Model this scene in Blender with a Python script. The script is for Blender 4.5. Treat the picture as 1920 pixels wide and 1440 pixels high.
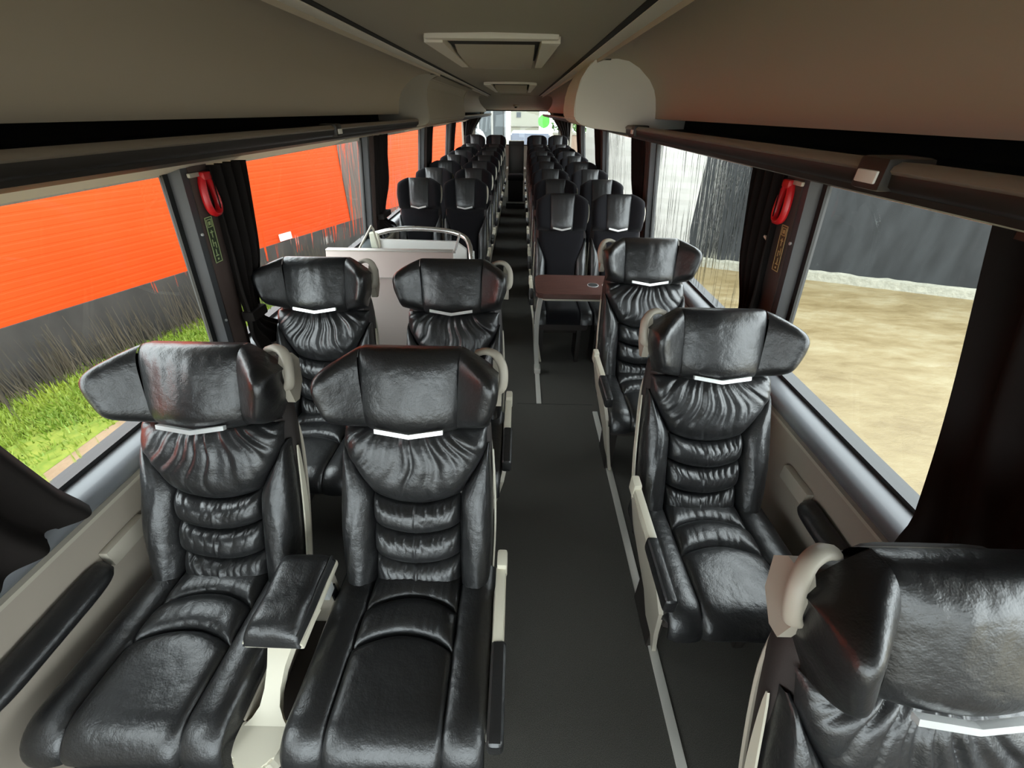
import bpy, bmesh, math, random
from mathutils import Vector, Matrix
PI = math.pi
for o in list(bpy.data.objects): bpy.data.objects.remove(o)
S = bpy.context.scene
COL = S.collection

# ------------------------------------------------------------------ camera
PITCH, YAW, ROLL = .5855, -.0123, .0119
cam = bpy.data.cameras.new('camera'); cam.sensor_width = 36.0; cam.lens = 772.1 / 1920 * 36
cam.clip_start = .02; cam.clip_end = 300
camo = bpy.data.objects.new('camera', cam); COL.objects.link(camo)
f0 = Vector((math.sin(YAW), math.cos(YAW), 0)); r0 = Vector((math.cos(YAW), -math.sin(YAW), 0)); zz = Vector((0, 0, 1))
fw = f0 * math.cos(PITCH) - zz * math.sin(PITCH); up0 = f0 * math.sin(PITCH) + zz * math.cos(PITCH)
rt = r0 * math.cos(ROLL) + up0 * math.sin(ROLL); up = -r0 * math.sin(ROLL) + up0 * math.cos(ROLL)
M = Matrix((( rt.x, up.x, -fw.x, .0924), (rt.y, up.y, -fw.y, 0), (rt.z, up.z, -fw.z, 1.7489), (0, 0, 0, 1)))
camo.matrix_world = M
S.camera = camo

# ------------------------------------------------------------------ sky and exposure
SKY = 8.0
W = bpy.data.worlds.new('overcast_sky'); S.world = W; W.use_nodes = True
nt = W.node_tree; nt.nodes.clear()
wo = nt.nodes.new('ShaderNodeOutputWorld'); bg = nt.nodes.new('ShaderNodeBackground')
bg.inputs['Color'].default_value = (.90, .97, 1.0, 1); bg.inputs['Strength'].default_value = SKY
nt.links.new(bg.outputs[0], wo.inputs[0])
S.view_settings.view_transform = 'Standard'; S.view_settings.look = 'None'
S.view_settings.gamma = 1.0; S.view_settings.use_curve_mapping = False
S.view_settings.exposure = 0.0

# ------------------------------------------------------------------ materials
def mat(name, col, rough=.6, metal=0., spec=.5, noise=None, bump=None, sheen=0., coat=0.):
    """noise=(scale, second colour, detail, (sx,sy,sz)); bump=(scale, strength, distance)"""
    m = bpy.data.materials.new(name); m.use_nodes = True
    n = m.node_tree.nodes; l = m.node_tree.links
    b = n['Principled BSDF']
    b.inputs['Base Color'].default_value = (*col, 1); b.inputs['Roughness'].default_value = rough
    b.inputs['Metallic'].default_value = metal; b.inputs['Specular IOR Level'].default_value = spec
    if sheen: b.inputs['Sheen Weight'].default_value = sheen
    if coat: b.inputs['Coat Weight'].default_value = coat
    tc = n.new('ShaderNodeTexCoord')
    if noise:
        mp = n.new('ShaderNodeMapping'); mp.inputs['Scale'].default_value = noise[3] if len(noise) > 3 else (1, 1, 1)
        l.new(tc.outputs['Object'], mp.inputs[0])
        t = n.new('ShaderNodeTexNoise'); t.inputs['Scale'].default_value = noise[0]; t.inputs['Detail'].default_value = noise[2] if len(noise) > 2 else 4
        l.new(mp.outputs[0], t.inputs['Vector'])
        r = n.new('ShaderNodeValToRGB'); r.color_ramp.elements[0].position = .35; r.color_ramp.elements[1].position = .68
        r.color_ramp.elements[0].color = (*col, 1); r.color_ramp.elements[1].color = (*noise[1], 1)
        l.new(t.outputs['Fac'], r.inputs[0]); l.new(r.outputs[0], b.inputs['Base Color'])
    if bump:
        t2 = n.new('ShaderNodeTexNoise'); t2.inputs['Scale'].default_value = bump[0]; t2.inputs['Detail'].default_value = 3
        l.new(tc.outputs['Object'], t2.inputs['Vector'])
        bp = n.new('ShaderNodeBump'); bp.inputs['Strength'].default_value = bump[1]; bp.inputs['Distance'].default_value = bump[2]
        l.new(t2.outputs['Fac'], bp.inputs['Height']); l.new(bp.outputs[0], b.inputs['Normal'])
    return m

def leather(name, col, rough):
    m = mat(name, col, rough, spec=.75)
    n = m.node_tree.nodes; l = m.node_tree.links; b = n['Principled BSDF']
    tc = n.new('ShaderNodeTexCoord')
    v = n.new('ShaderNodeTexVoronoi'); v.inputs['Scale'].default_value = 260; l.new(tc.outputs['Object'], v.inputs['Vector'])
    t = n.new('ShaderNodeTexNoise'); t.inputs['Scale'].default_value = 30; t.inputs['Detail'].default_value = 8; l.new(tc.outputs['Object'], t.inputs['Vector'])
    b1 = n.new('ShaderNodeBump'); b1.inputs['Strength'].default_value = .10; b1.inputs['Distance'].default_value = .002
    l.new(v.outputs['Distance'], b1.inputs['Height'])
    b2 = n.new('ShaderNodeBump'); b2.inputs['Strength'].default_value = .36; b2.inputs['Distance'].default_value = .008
    l.new(t.outputs['Fac'], b2.inputs['Height']); l.new(b1.outputs[0], b2.inputs['Normal']); l.new(b2.outputs[0], b.inputs['Normal'])
    r = n.new('ShaderNodeMapRange'); r.inputs['To Min'].default_value = rough - .07; r.inputs['To Max'].default_value = rough + .10
    l.new(t.outputs['Fac'], r.inputs['Value']); l.new(r.outputs[0], b.inputs['Roughness'])
    return m

def glass(name, tint, streak, seed):
    """wet pane: clear film with vertical runs of rain water that bend what lies behind"""
    m = bpy.data.materials.new(name); m.use_nodes = True
    n = m.node_tree.nodes; l = m.node_tree.links; n.clear()
    out = n.new('ShaderNodeOutputMaterial'); tr = n.new('ShaderNodeBsdfTransparent'); tr.inputs[0].default_value = (*tint, 1)
    gl = n.new('ShaderNodeBsdfGlossy'); gl.inputs['Roughness'].default_value = .02; gl.inputs['Color'].default_value = (.9, .95, .95, 1)
    mx = n.new('ShaderNodeMixShader'); mx.inputs[0].default_value = .022
    l.new(tr.outputs[0], mx.inputs[1]); l.new(gl.outputs[0], mx.inputs[2])
    if streak <= 0:
        l.new(mx.outputs[0], out.inputs[0]); return m
    tc = n.new('ShaderNodeTexCoord'); mp = n.new('ShaderNodeMapping'); mp.inputs['Scale'].default_value = (1, 48, 2.2); mp.inputs['Location'].default_value = (seed, seed * 3.1, seed)
    l.new(tc.outputs['Object'], mp.inputs[0])
    t = n.new('ShaderNodeTexNoise'); t.inputs['Scale'].default_value = 1.0; t.inputs['Detail'].default_value = 4; l.new(mp.outputs[0], t.inputs['Vector'])
    # more water where the slow noise says so
    t2 = n.new('ShaderNodeTexNoise'); t2.inputs['Scale'].default_value = 1.3; t2.inputs['Detail'].default_value = 1; l.new(tc.outputs['Object'], t2.inputs['Vector'])
    ad = n.new('ShaderNodeMath'); ad.operation = 'MULTIPLY_ADD'; ad.inputs[1].default_value = .5; l.new(t2.outputs['Fac'], ad.inputs[0]); l.new(t.outputs['Fac'], ad.inputs[2])
    r = n.new('ShaderNodeMapRange'); r.inputs['From Min'].default_value = .98 - .4 * streak; r.inputs['From Max'].default_value = 1.06 - .4 * streak
    l.new(ad.outputs[0], r.inputs['Value'])
    rf = n.new('ShaderNodeBsdfRefraction'); rf.inputs['IOR'].default_value = 1.03; rf.inputs['Roughness'].default_value = .02; rf.inputs['Color'].default_value = (*[c * .97 for c in tint], 1)
    bp = n.new('ShaderNodeBump'); bp.inputs['Strength'].default_value = 1.0; bp.inputs['Distance'].default_value = .05
    l.new(t.outputs['Fac'], bp.inputs['Height']); l.new(bp.outputs[0], rf.inputs['Normal'])
    m2 = n.new('ShaderNodeMixShader'); l.new(r.outputs[0], m2.inputs[0]); l.new(mx.outputs[0], m2.inputs[1]); l.new(rf.outputs[0], m2.inputs[2])
    l.new(m2.outputs[0], out.inputs[0])
    return m

MT = dict(
    leather=leather('black_leather', (.0125, .0125, .013), .33),
    leather2=leather('worn_black_leather', (.020, .020, .0205), .38),
    fabric=mat('black_velour', (.006, .0055, .007), .95, spec=.15, bump=(900, .3, .001), sheen=.08),
    shell=mat('dark_seat_shell', (.028, .022, .020), .6, bump=(500, .15, .001)),
    cream=mat('cream_plastic', (.60, .56, .45), .42, bump=(300, .05, .001)),
    creamd=mat('warm_grey_plastic', (.42, .38, .31), .45),
    chrome=mat('silver_trim', (.86, .87, .86), .28, metal=.55),
    steel=mat('brushed_steel', (.78, .77, .74), .25, metal=.9),
    carpet=mat('charcoal_carpet', (.058, .055, .049), .97, spec=.15, noise=(420, (.105, .100, .088), 2), bump=(650, .8, .004)),
    rail=mat('floor_rail', (.62, .60, .55), .4, metal=.3),
    rack=mat('taupe_rack_liner', (.46, .40, .32), .62, bump=(600, .12, .001)),
    ceil=mat('taupe_ceiling_cloth', (.36, .325, .265), .85, bump=(700, .2, .001)),
    pale=mat('pale_rack_panel', (.74, .69, .60), .55, bump=(400, .06, .001)),
    railc=mat('brown_rail', (.24, .20, .165), .4),
    dark=mat('dark_brown_plastic', (.022, .018, .015), .5),
    recess=mat('black_recess', (.008, .008, .007), .8),
    seal=mat('black_rubber', (.008, .008, .008), .5),
    pillar=mat('grey_pillar_trim', (.065, .065, .068), .42),
    pillard=mat('brown_pillar_cloth', (.060, .038, .031), .8),
    sill=mat('dark_grey_sill', (.15, .155, .165), .35),
    pale2=mat('cream_render', (.20, .195, .15), .8), greyh=mat('grey_blue_cladding', (.07, .08, .085), .7),
    wallp=mat('taupe_side_panel', (.33, .285, .235), .6, bump=(500, .12, .001)),
    walld=mat('dark_side_carpet', (.045, .042, .038), .95),
    curtain=mat('black_brown_curtain', (.011, .0085, .0075), .9, spec=.2, bump=(700, .2, .001)),
    partition=mat('pinkish_grey_panel', (.52, .44, .40), .5),
    partition2=mat('light_grey_panel', (.55, .54, .51), .5),
    red=mat('red_plastic', (.55, .010, .014), .35),
    sticker=mat('sticker_green', (.03, .045, .02), .6), stickl=mat('sticker_line', (.40, .48, .22), .6),
    stickt=mat('sticker_tan', (.09, .065, .03), .6), sticky=mat('sticker_line_tan', (.52, .40, .17), .6),
    wood=mat('dark_red_wood', (.068, .030, .024), .38, noise=(9, (.115, .052, .040), 6, (1, 14, 1)), spec=.5),
    white=mat('white_plastic', (.80, .79, .75), .45),
    # outside
    orange=mat('orange_cladding', (.52, .048, .0045), .6, spec=.2, noise=(1.2, (.55, .054, .006), 3)),
    plinth=mat('dark_plinth', (.025, .022, .020), .8, noise=(3, (.042, .037, .033), 5, (1, 1, .5))),
    doorb=mat('dark_brown_gate', (.060, .042, .034), .6, noise=(6, (.10, .07, .055), 4, (4, 4, .3))),
    blackw=mat('black_wall_render', (.011, .0118, .0122), .7, spec=.25, noise=(2.2, (.021, .0225, .0235), 6, (2, 2, .5))),
    whitew=mat('white_cladding', (.35, .34, .32), .6, noise=(2, (.29, .285, .265), 4)),
    kerb=mat('pale_kerb', (.16, .155, .12), .8, noise=(9, (.21, .20, .155), 5), bump=(12, .8, .03)),
    grassm=mat('grass_blades', (.105, .180, .010), .6, noise=(1.5, (.21, .26, .022), 4)),
    weed=mat('dry_weed_stems', (.075, .058, .036), .8, noise=(2, (.04, .033, .024), 3)),
    sand=mat('pale_sand', (.165, .115, .066), .85, noise=(3, (.22, .165, .10), 8), bump=(20, .5, .02)),
    soil=mat('green_soil', (.09, .145, .010), .9, noise=(9, (.17, .205, .024), 8)),
    foliage=mat('foliage', (.05, .13, .02), .7, noise=(6, (.10, .19, .04), 4)), bark=mat('bark', (.10, .08, .06), .9),
    gsign=mat('bright_green_sign', (.05, .32, .025), .5), bluep=mat('pale_blue_paint', (.15, .17, .21), .5),
    van=mat('white_vehicle_paint', (.22, .222, .22), .35), tyre=mat('tyre_rubber', (.02, .02, .02), .8), brick=mat('tan_wall', (.20, .14, .10), .8),
    vglass=mat('vehicle_glass', (.03, .035, .04), .1),
    gl=glass('wet_window_glass', (.93, .96, .95), .25, 1.0), glw=glass('streaked_window_glass', (.92, .95, .94), .5, 4.0),
    glc=glass('clear_screen', (.80, .83, .83), 0, 0),
)
# sandy wet yard
def yard():
    m = mat('wet_sandy_yard', (.30, .23, .13), .55)
    n = m.node_tree.nodes; l = m.node_tree.links; b = n['Principled BSDF']; tc = n.new('ShaderNodeTexCoord')
    mp = n.new('ShaderNodeMapping'); mp.inputs['Scale'].default_value = (.8, 2.0, 1); mp.inputs['Rotation'].default_value = (0, 0, .37); l.new(tc.outputs['Object'], mp.inputs[0])
    t = n.new('ShaderNodeTexNoise'); t.inputs['Scale'].default_value = 1.1; t.inputs['Detail'].default_value = 10; t.inputs['Roughness'].default_value = .78; l.new(mp.outputs[0], t.inputs['Vector'])
    r = n.new('ShaderNodeValToRGB'); e = r.color_ramp.elements
    e[0].position = .30; e[0].color = (.100, .068, .026, 1); e[1].position = .74; e[1].color = (.195, .168, .098, 1)
    k = e.new(.5); k.color = (.145, .108, .049, 1)
    l.new(t.outputs['Fac'], r.inputs[0]); l.new(r.outputs[0], b.inputs['Base Color'])
    r2 = n.new('ShaderNodeMapRange'); r2.inputs['From Min'].default_value = .35; r2.inputs['From Max'].default_value = .7; r2.inputs['To Min'].default_value = .35; r2.inputs['To Max'].default_value = .85
    l.new(t.outputs['Fac'], r2.inputs['Value']); l.new(r2.outputs[0], b.inputs['Roughness'])
    bp = n.new('ShaderNodeBump'); bp.inputs['Strength'].default_value = .4; bp.inputs['Distance'].default_value = .05; l.new(t.outputs['Fac'], bp.inputs['Height']); l.new(bp.outputs[0], b.inputs['Normal'])
    return m
MT['yard'] = yard()

# ------------------------------------------------------------------ helpers
def mk(name, verts, faces, m, parent=None, smooth=True, sharp=None):
    me = bpy.data.meshes.new(name); me.from_pydata([tuple(v) for v in verts], [], faces); me.validate(); me.update()
    o = bpy.data.objects.new(name, me); COL.objects.link(o)
    me.materials.append(MT[m] if isinstance(m, str) else m)
    if smooth:
        for p in me.polygons: p.use_smooth = True
        if sharp: me.set_sharp_from_angle(angle=math.radians(sharp))
    if parent: o.parent = parent
    return o

def bmo(name, bm, m, parent=None, sharp=35):
    bmesh.ops.recalc_face_normals(bm, faces=bm.faces)
    me = bpy.data.meshes.new(name); bm.to_mesh(me); bm.free()
    o = bpy.data.objects.new(name, me); COL.objects.link(o)
    me.materials.append(MT[m] if isinstance(m, str) else m)
    for p in me.polygons: p.use_smooth = True
    me.set_sharp_from_angle(angle=math.radians(sharp))
    if parent: o.parent = parent
    return o

def bmbox(bm, a, b, bev=0, seg=2, rot=None, pivot=None):
    r = bmesh.ops.create_cube(bm, size=1)
    vs = r['verts']
    for v in vs:
        v.co = Vector([(a[i] + b[i]) / 2 + v.co[i] * (b[i] - a[i]) for i in range(3)])
    if bev:
        es = list({e for v in vs for e in v.link_edges})
        rr = bmesh.ops.bevel(bm, geom=es, offset=bev, segments=seg, affect='EDGES', profile=.6)
        vs = list({v for f in rr['faces'] for v in f.verts} | {v for v in vs if v.is_valid})
    if rot:
        bmesh.ops.rotate(bm, verts=[v for v in vs if v.is_valid], cent=pivot or Vector(a), matrix=rot)
    return vs

def box(name, a, b, m, parent=None, bev=0, seg=2):
    bm = bmesh.new(); bmbox(bm, a, b, bev, seg); return bmo(name, bm, m, parent)

def prism(name, pts, lo, hi, m, parent=None, axis='y', bev=0, sharp=35, cap=True):
    """polygon pts in the plane across `axis`, pushed from lo to hi. axis y: pts=(x,z); x: pts=(y,z); z: pts=(x,y)"""
    bm = bmesh.new()
    def P(p, d):
        return {'y': (p[0], d, p[1]), 'x': (d, p[0], p[1]), 'z': (p[0], p[1], d)}[axis]
    A = [bm.verts.new(P(p, lo)) for p in pts]; B = [bm.verts.new(P(p, hi)) for p in pts]
    n = len(pts)
    for i in range(n): bm.faces.new((A[i], A[(i + 1) % n], B[(i + 1) % n], B[i]))
    if cap: bm.faces.new(A[::-1]); bm.faces.new(B)
    if bev: bmesh.ops.bevel(bm, geom=list(bm.edges), offset=bev, segments=2, affect='EDGES')
    return bmo(name, bm, m, parent, sharp)

def strip(name, pts, lo, hi, m, parent=None, thick=.012, sharp=40):
    """open profile pts=(x,z) swept along y and given a thickness"""
    L = []; n = len(pts)
    for i in range(n):
        a = Vector(pts[max(0, i - 1)]); b = Vector(pts[min(n - 1, i + 1)]); t = (b - a).normalized()
        L.append((pts[i][0] - t.y * thick, pts[i][1] + t.x * thick))
    return prism(name, list(pts) + L[::-1], lo, hi, m, parent, sharp=sharp)

def smoothpts(pts, n=6, closed=False):
    P = [Vector(p) for p in pts]; out = []; N = len(P)
    rng = N if closed else N - 1
    for i in range(rng):
        p0 = P[(i - 1) % N] if closed or i > 0 else P[0]; p1 = P[i]; p2 = P[(i + 1) % N]; p3 = P[(i + 2) % N] if closed or i + 2 < N else P[-1]
        for k in range(n):
            t = k / n
            out.append(.5 * ((2 * p1) + (-p0 + p2) * t + (2 * p0 - 5 * p1 + 4 * p2 - p3) * t * t + (-p0 + 3 * p1 - 3 * p2 + p3) * t ** 3))
    if not closed: out.append(P[-1])
    return out

def tube(name, pts, r, m, parent=None, closed=False, nseg=8, flat=1.0, smooth=5, r2=None):
    P = smoothpts(pts, smooth, closed) if smooth else [Vector(p) for p in pts]
    N = len(P); verts = []; faces = []; prev = None
    for i in range(N):
        a = P[(i - 1) % N] if closed or i > 0 else P[0]; b = P[(i + 1) % N] if closed or i < N - 1 else P[-1]
        t = (b - a).normalized()
        if prev is None:
            h = Vector((0, 0, 1)) if abs(t.z) < .9 else Vector((1, 0, 0)); u = (h - t * h.dot(t)).normalized()
        else: u = (prev - t * prev.dot(t)).normalized()
        prev = u; w = t.cross(u); rr = r if r2 is None else r + (r2 - r) * i / (N - 1)
        for k in range(nseg):
            an = 2 * PI * k / nseg; verts.append(P[i] + u * math.cos(an) * rr + w * math.sin(an) * rr * flat)
    for i in range(N if closed else N - 1):
        j = (i + 1) % N
        for k in range(nseg): faces.append((i * nseg + k, i * nseg + (k + 1) % nseg, j * nseg + (k + 1) % nseg, j * nseg + k))
    if not closed: faces += [tuple(range(nseg))[::-1], tuple((N - 1) * nseg + k for k in range(nseg))]
    return mk(name, verts, faces, m, parent, True, 50)

def patch(name, fn, nu, nt_, m, parent=None):
    verts = [fn(i / nu, j / nt_) for j in range(nt_ + 1) for i in range(nu + 1)]; w = nu + 1
    faces = [(j * w + i, j * w + i + 1, (j + 1) * w + i + 1, (j + 1) * w + i) for j in range(nt_) for i in range(nu)]
    return mk(name, verts, faces, m, parent, True)

def empty(name, loc=(0, 0, 0)):
    o = bpy.data.objects.new(name, None); COL.objects.link(o); o.location = loc; o.empty_display_size = .1; return o
def tag(o, label, cat, group=None, kind=None):
    o['label'] = label
    if cat: o['category'] = cat
    if group: o['group'] = group
    if kind: o['kind'] = kind
    return o
def struct(o, label=None):
    o['kind'] = 'structure'
    if label: o['label'] = label
    return o
def copy_tree(o, parent=None):
    c = o.copy(); COL.objects.link(c)
    if parent: c.parent = parent
    for ch in [k for k in o.children]: copy_tree(ch, c)
    return c
def sst(a, b, x):
    t = max(0., min(1., (x - a) / (b - a))); return t * t * (3 - 2 * t)
def noise_fn(seed, freqs):
    R = random.Random(seed); T = [(f * R.uniform(.8, 1.2), R.uniform(0, 6.28), R.uniform(.5, 1)) for f in freqs]; tot = sum(t[2] for t in T)
    def g(x): return sum(a * math.sin(f * x + p) for f, p, a in T) / tot
    return g

# ================================================================== THE BUS SHELL
Y0, Y1 = -1.75, 10.9          # inside length
GW, GT, ZS, ZT = 1.212, 1.125, .835, 1.57     # glass half width at sill / at top, sill and top height
def gx(z): return GW + (GT - GW) * (z - ZS) / (ZT - ZS)
floor = struct(box('floor', (-1.25, Y0, -.12), (1.25, Y1, 0), 'carpet'), 'dark charcoal carpeted bus floor')
prism('floor_joint', [(.10, 2.383), (.64, 2.383), (.64, 2.389), (.10, 2.389)], 0, .0025, 'walld', floor, axis='z')
t1 = struct(box('trim_1', (.628, -.9, 0), (.662, 2.30, .008), 'rail', None, .002), 'pale metal seat rail on the floor under the single seats')
t2 = struct(box('trim_2', (.240, 2.385, 0), (.275, 10.0, .008), 'rail', None, .002), 'pale metal seat rail running back from the table leg')
# ceiling: aisle panel with side strips, sloping rear part
ceil = struct(prism('ceiling', [(-.335, 1.93), (-.18, 1.938), (0, 1.941), (.18, 1.938), (.335, 1.93), (.335, 1.96), (-.335, 1.96)], Y0, 7.0, 'ceil'), 'taupe ceiling panel over the aisle')
mk('rear_slope', [(-.7, 7.0, 1.935), (.7, 7.0, 1.935), (.75, 10.6, 1.765), (-.75, 10.6, 1.765), (-.7, 7.0, 1.99), (.7, 7.0, 1.99), (.75, 10.6, 1.99), (-.75, 10.6, 1.99)],
   [(0, 1, 2, 3), (4, 7, 6, 5), (0, 4, 5, 1), (2, 6, 7, 3), (1, 5, 6, 2), (0, 3, 7, 4)], 'ceil', ceil, False)
for s in (-1, 1):
    box('groove_shade_strip', (min(s * .331, s * .350), Y0, 1.9275), (max(s * .331, s * .350), 7.0, 1.96), 'recess', ceil)  # flush black strip stands in for the shade in the seam gap
    box('ceiling_edge_strip', (min(s * .350, s * .394), Y0, 1.925), (max(s * .350, s * .394), 7.0, 1.95), 'pale', ceil, .004)
box('roof', (-1.27, Y0 - .1, 2.12), (1.27, Y1 + .12, 2.2), 'pale', ceil)
# side walls
PIL = [-.62, 1.545, 3.60, 5.80, 8.00]; PW = .14
walls = {}
for s, nm in ((-1, 'left'), (1, 'right')):
    w = struct(prism('wall_' + nm, [(s * 1.15, 0), (s * 1.15, .79), (s * 1.27, .79), (s * 1.27, -1.0), (s * 1.15, -1.0)], Y0, Y1, 'wallp'), 'taupe lower side panel of the bus under the %s windows' % ('yard side' if s > 0 else 'grass side'))
    walls[s] = w
    prism('kick_duct', [(s * 1.15, 0), (s * 1.115, 0), (s * 1.115, .13), (s * 1.13, .17), (s * 1.15, .17)], Y0, Y1, 'walld', w)
    prism('panel_ledge', [(s * 1.152, .735), (s * 1.128, .74), (s * 1.128, .752), (s * 1.152, .757)], Y0, Y1, 'creamd', w)
    struct(prism('trim_%d' % (3 if s < 0 else 4), smooth2 if False else [(s * 1.150, .757), (s * 1.132, .765), (s * 1.126, .785), (s * 1.132, .806), (s * 1.150, .819), (s * 1.190, .826), (s * 1.206, .830), (s * 1.206, .79), (s * 1.152, .79)], Y0, Y1, 'sill', None, sharp=60), 'dark grey window sill moulding along the %s' % ('yard side' if s > 0 else 'grass side'))
    prism('window_header', [(s * gx(1.55), 1.55), (s * (gx(1.55) + .12), 1.55), (s * 1.27, 2.15), (s * 1.15, 2.15), (s * 1.10, 1.62)], Y0, Y1, 'pale', w)
    prism('outer_skin', [(s * 1.215, .75), (s * 1.27, .75), (s * 1.27, .83), (s * 1.218, .83)], Y0, Y1, 'seal', w)
    for i, py in enumerate(PIL):
        # pillar: grey face towards the near window, brown cloth face inside
        for part, m_, ya, yb, d0, d1 in (('window_pillar', 'pillar', py, py + .05, -.02, .052), ('pillar_cover', 'pillard', py + .045, py + PW, -.02, .062)):
            z0, z1 = .80, 1.60
            V = []
            for z in (z0, z1):
                x = gx(z)
                for (yy, dd) in ((ya, d0), (ya, d1 * .35 if part == 'window_pillar' else d1 * .9), (ya + .012, d1), (yb, d1), (yb, d0)):
                    V.append((s * (x - dd), yy, z))
            F = [(k, (k + 1) % 5, 5 + (k + 1) % 5, 5 + k) for k in range(5)] + [(4, 3, 2, 1, 0), (5, 6, 7, 8, 9)]
            mk(part, V, F, m_, w, True, 30)
        for zz_ in (1.35, 1.0):
            if i == 1:
                bm = bmesh.new(); bmesh.ops.create_cone(bm, cap_ends=True, segments=12, radius1=.006, radius2=.005, depth=.006)
                bmesh.ops.rotate(bm, verts=bm.verts, cent=(0, 0, 0), matrix=Matrix.Rotation(PI / 2, 3, 'Y'))
                bmesh.ops.translate(bm, verts=bm.verts, vec=(s * (gx(zz_) - .054), py + .032, zz_)); bmo('pillar_screw', bm, 'chrome', w)
# windows
wn = 0
ends = [(PIL[i] + PW - .01, PIL[i + 1] + .002) for i in range(4)] + [(PIL[4] + PW - .02, 10.8), (Y0 + .05, -.60)]
for s in (-1, 1):
    for k, (a, b) in enumerate(ends):
        wn += 1
        g_ = mk('window_%d' % wn, [(s * gx(.82), a, .82), (s * gx(.82), b, .82), (s * gx(1.6), b, 1.6), (s * gx(1.6), a, 1.6)], [(0, 1, 2, 3)], 'glw' if k in (1, 2) else 'gl', None, False)
        struct(g_, 'wet side window pane looking out on the %s' % ('black wall and sandy yard' if s > 0 else 'orange wall and grass'))
        bm = bmesh.new()
        for (ya, yb, za, zb) in ((a, a + .022, .82, 1.6), (b - .026, b, .82, 1.6), (a, b, .82, .845), (a, b, 1.58, 1.6)):
            for q in (0,):
                vs = [bm.verts.new((s * (gx(z) - dd), y, z)) for dd in (.004, .014) for (y, z) in ((ya, za), (yb, za), (yb, zb), (ya, zb))]
                for f in ((0, 1, 2, 3), (4, 7, 6, 5), (0, 4, 5, 1), (1, 5, 6, 2), (2, 6, 7, 3), (3, 7, 4, 0)): bm.faces.new([vs[i] for i in f])
        bmo('window_seal', bm, 'seal', g_)
# rear wall with window
wb = bmesh.new()
def quadprism(bm, q, y0, y1):
    A = [bm.verts.new((x, y0, z)) for x, z in q]; B = [bm.verts.new((x, y1, z)) for x, z in q]; n = len(q)
    for i in range(n): bm.faces.new((A[i], A[(i + 1) % n], B[(i + 1) % n], B[i]))
    bm.faces.new(A[::-1]); bm.faces.new(B)
RW = [(-.98, 1.10), (.98, 1.10), (.93, 1.45), (.70, 1.755), (-.70, 1.755), (-.93, 1.45)]
quadprism(wb, [(-1.25, -.9), (1.25, -.9), (1.25, 1.10), (-1.25, 1.10)], Y1, Y1 + .1)
quadprism(wb, [(-1.25, 1.755), (1.25, 1.755), (1.25, 2.15), (-1.25, 2.15)], Y1, Y1 + .1)
for s in (-1, 1):
    quadprism(wb, [(s * 1.25, 1.10), (s * .98, 1.10), (s * .93, 1.45), (s * 1.25, 1.45)], Y1, Y1 + .1)
    quadprism(wb, [(s * 1.25, 1.45), (s * .93, 1.45), (s * .70, 1.755), (s * 1.25, 1.755)], Y1, Y1 + .1)
struct(bmo('wall_back', wb, 'ceil'), 'rear wall of the bus around the rear window')
wr = struct(mk('window_13', [(x, Y1 + .05, z) for x, z in RW], [tuple(range(6))], 'glc', None, False), 'bright rear window at the end of the aisle')
tube('window_seal', [(x, Y1 - .005, z) for x, z in RW], .012, 'seal', wr, closed=True, smooth=0)
# front wall with windscreen (behind the viewer)
fb = bmesh.new()
for a, b in (((-1.25, Y0 - .08, -.9), (1.25, Y0, .30)), ((-1.25, Y0 - .08, 2.05), (1.25, Y0, 2.2)), ((-1.25, Y0 - .08, .30), (-1.16, Y0, 2.05)), ((1.16, Y0 - .08, .30), (1.25, Y0, 2.05))): bmbox(fb, a, b)
struct(bmo('wall_front', fb, 'dark'), 'front wall of the bus around the windscreen')
struct(mk('window_14', [(-1.16, Y0 - .04, .30), (1.16, Y0 - .04, .30), (1.16, Y0 - .04, 2.05), (-1.16, Y0 - .04, 2.05)], [(0, 1, 2, 3)], 'glc', None, False), 'large windscreen at the front of the bus')

# ------------------------------------------------------------------ roof hatches on the ceiling
def hatch(y, w, l, label):
    t = empty('roof_hatch', (0, y, 1.938)); tag(t, label, 'hatch')
    h = w / 2
    bm = bmesh.new(); bmbox(bm, (-h - .055, -.035, -.012), (h + .055, .02, .004), .004); bmo('front_bar', bm, 'pale', t)
    for s in (-1, 1):
        mk('side_bracket', [(s * (h + .005), .0, -.018), (s * (h + .062), .0, -.018), (s * (h + .035), l, -.026), (s * (h + .005), l, -.026), (s * (h + .005), .0, .004), (s * (h + .062), .0, .004), (s * (h + .035), l, .004), (s * (h + .005), l, .004)],
           [(0, 1, 2, 3), (4, 7, 6, 5), (0, 4, 5, 1), (1, 5, 6, 2), (2, 6, 7, 3), (3, 7, 4, 0)], 'pale', t, False)
    box('dark_slot', (-h, .018, -.006), (h, l * .9, .003), 'recess', t)
    prism('hatch_lid', [(.20 * l, -.006), (.30 * l, -.022), (.6 * l, -.030), (l, -.030), (l + .02, -.012), (l + .02, 0), (.20 * l, 0)], -h + .012, h - .012, 'rack', t, axis='x', sharp=60)
    box('lid_highlight', (-h * .62, l + .05, -.024), (h * .8, l + .10, -.004), 'chrome', t, .006)  # bright bar stands in for the highlight line past the lid
    return t
hatch(1.61, .29, .74, 'large taupe roof hatch with brackets and a dark slot, over the front seats')
hatch(4.05, .30, 1.3, 'small roof hatch with a dark slot farther along the ceiling')
sp = empty('ceiling_speaker', (-.01, 9.0, 1.84)); tag(sp, 'small round ceiling camera dome before the rear window', 'camera')
bm = bmesh.new(); bmesh.ops.create_uvsphere(bm, u_segments=14, v_segments=8, radius=.055); bmesh.ops.scale(bm, verts=bm.verts, vec=(1, 1, .6)); bmesh.ops.translate(bm, verts=bm.verts, vec=(0, 0, -.02)); bmo('dome', bm, 'creamd', sp)
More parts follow.
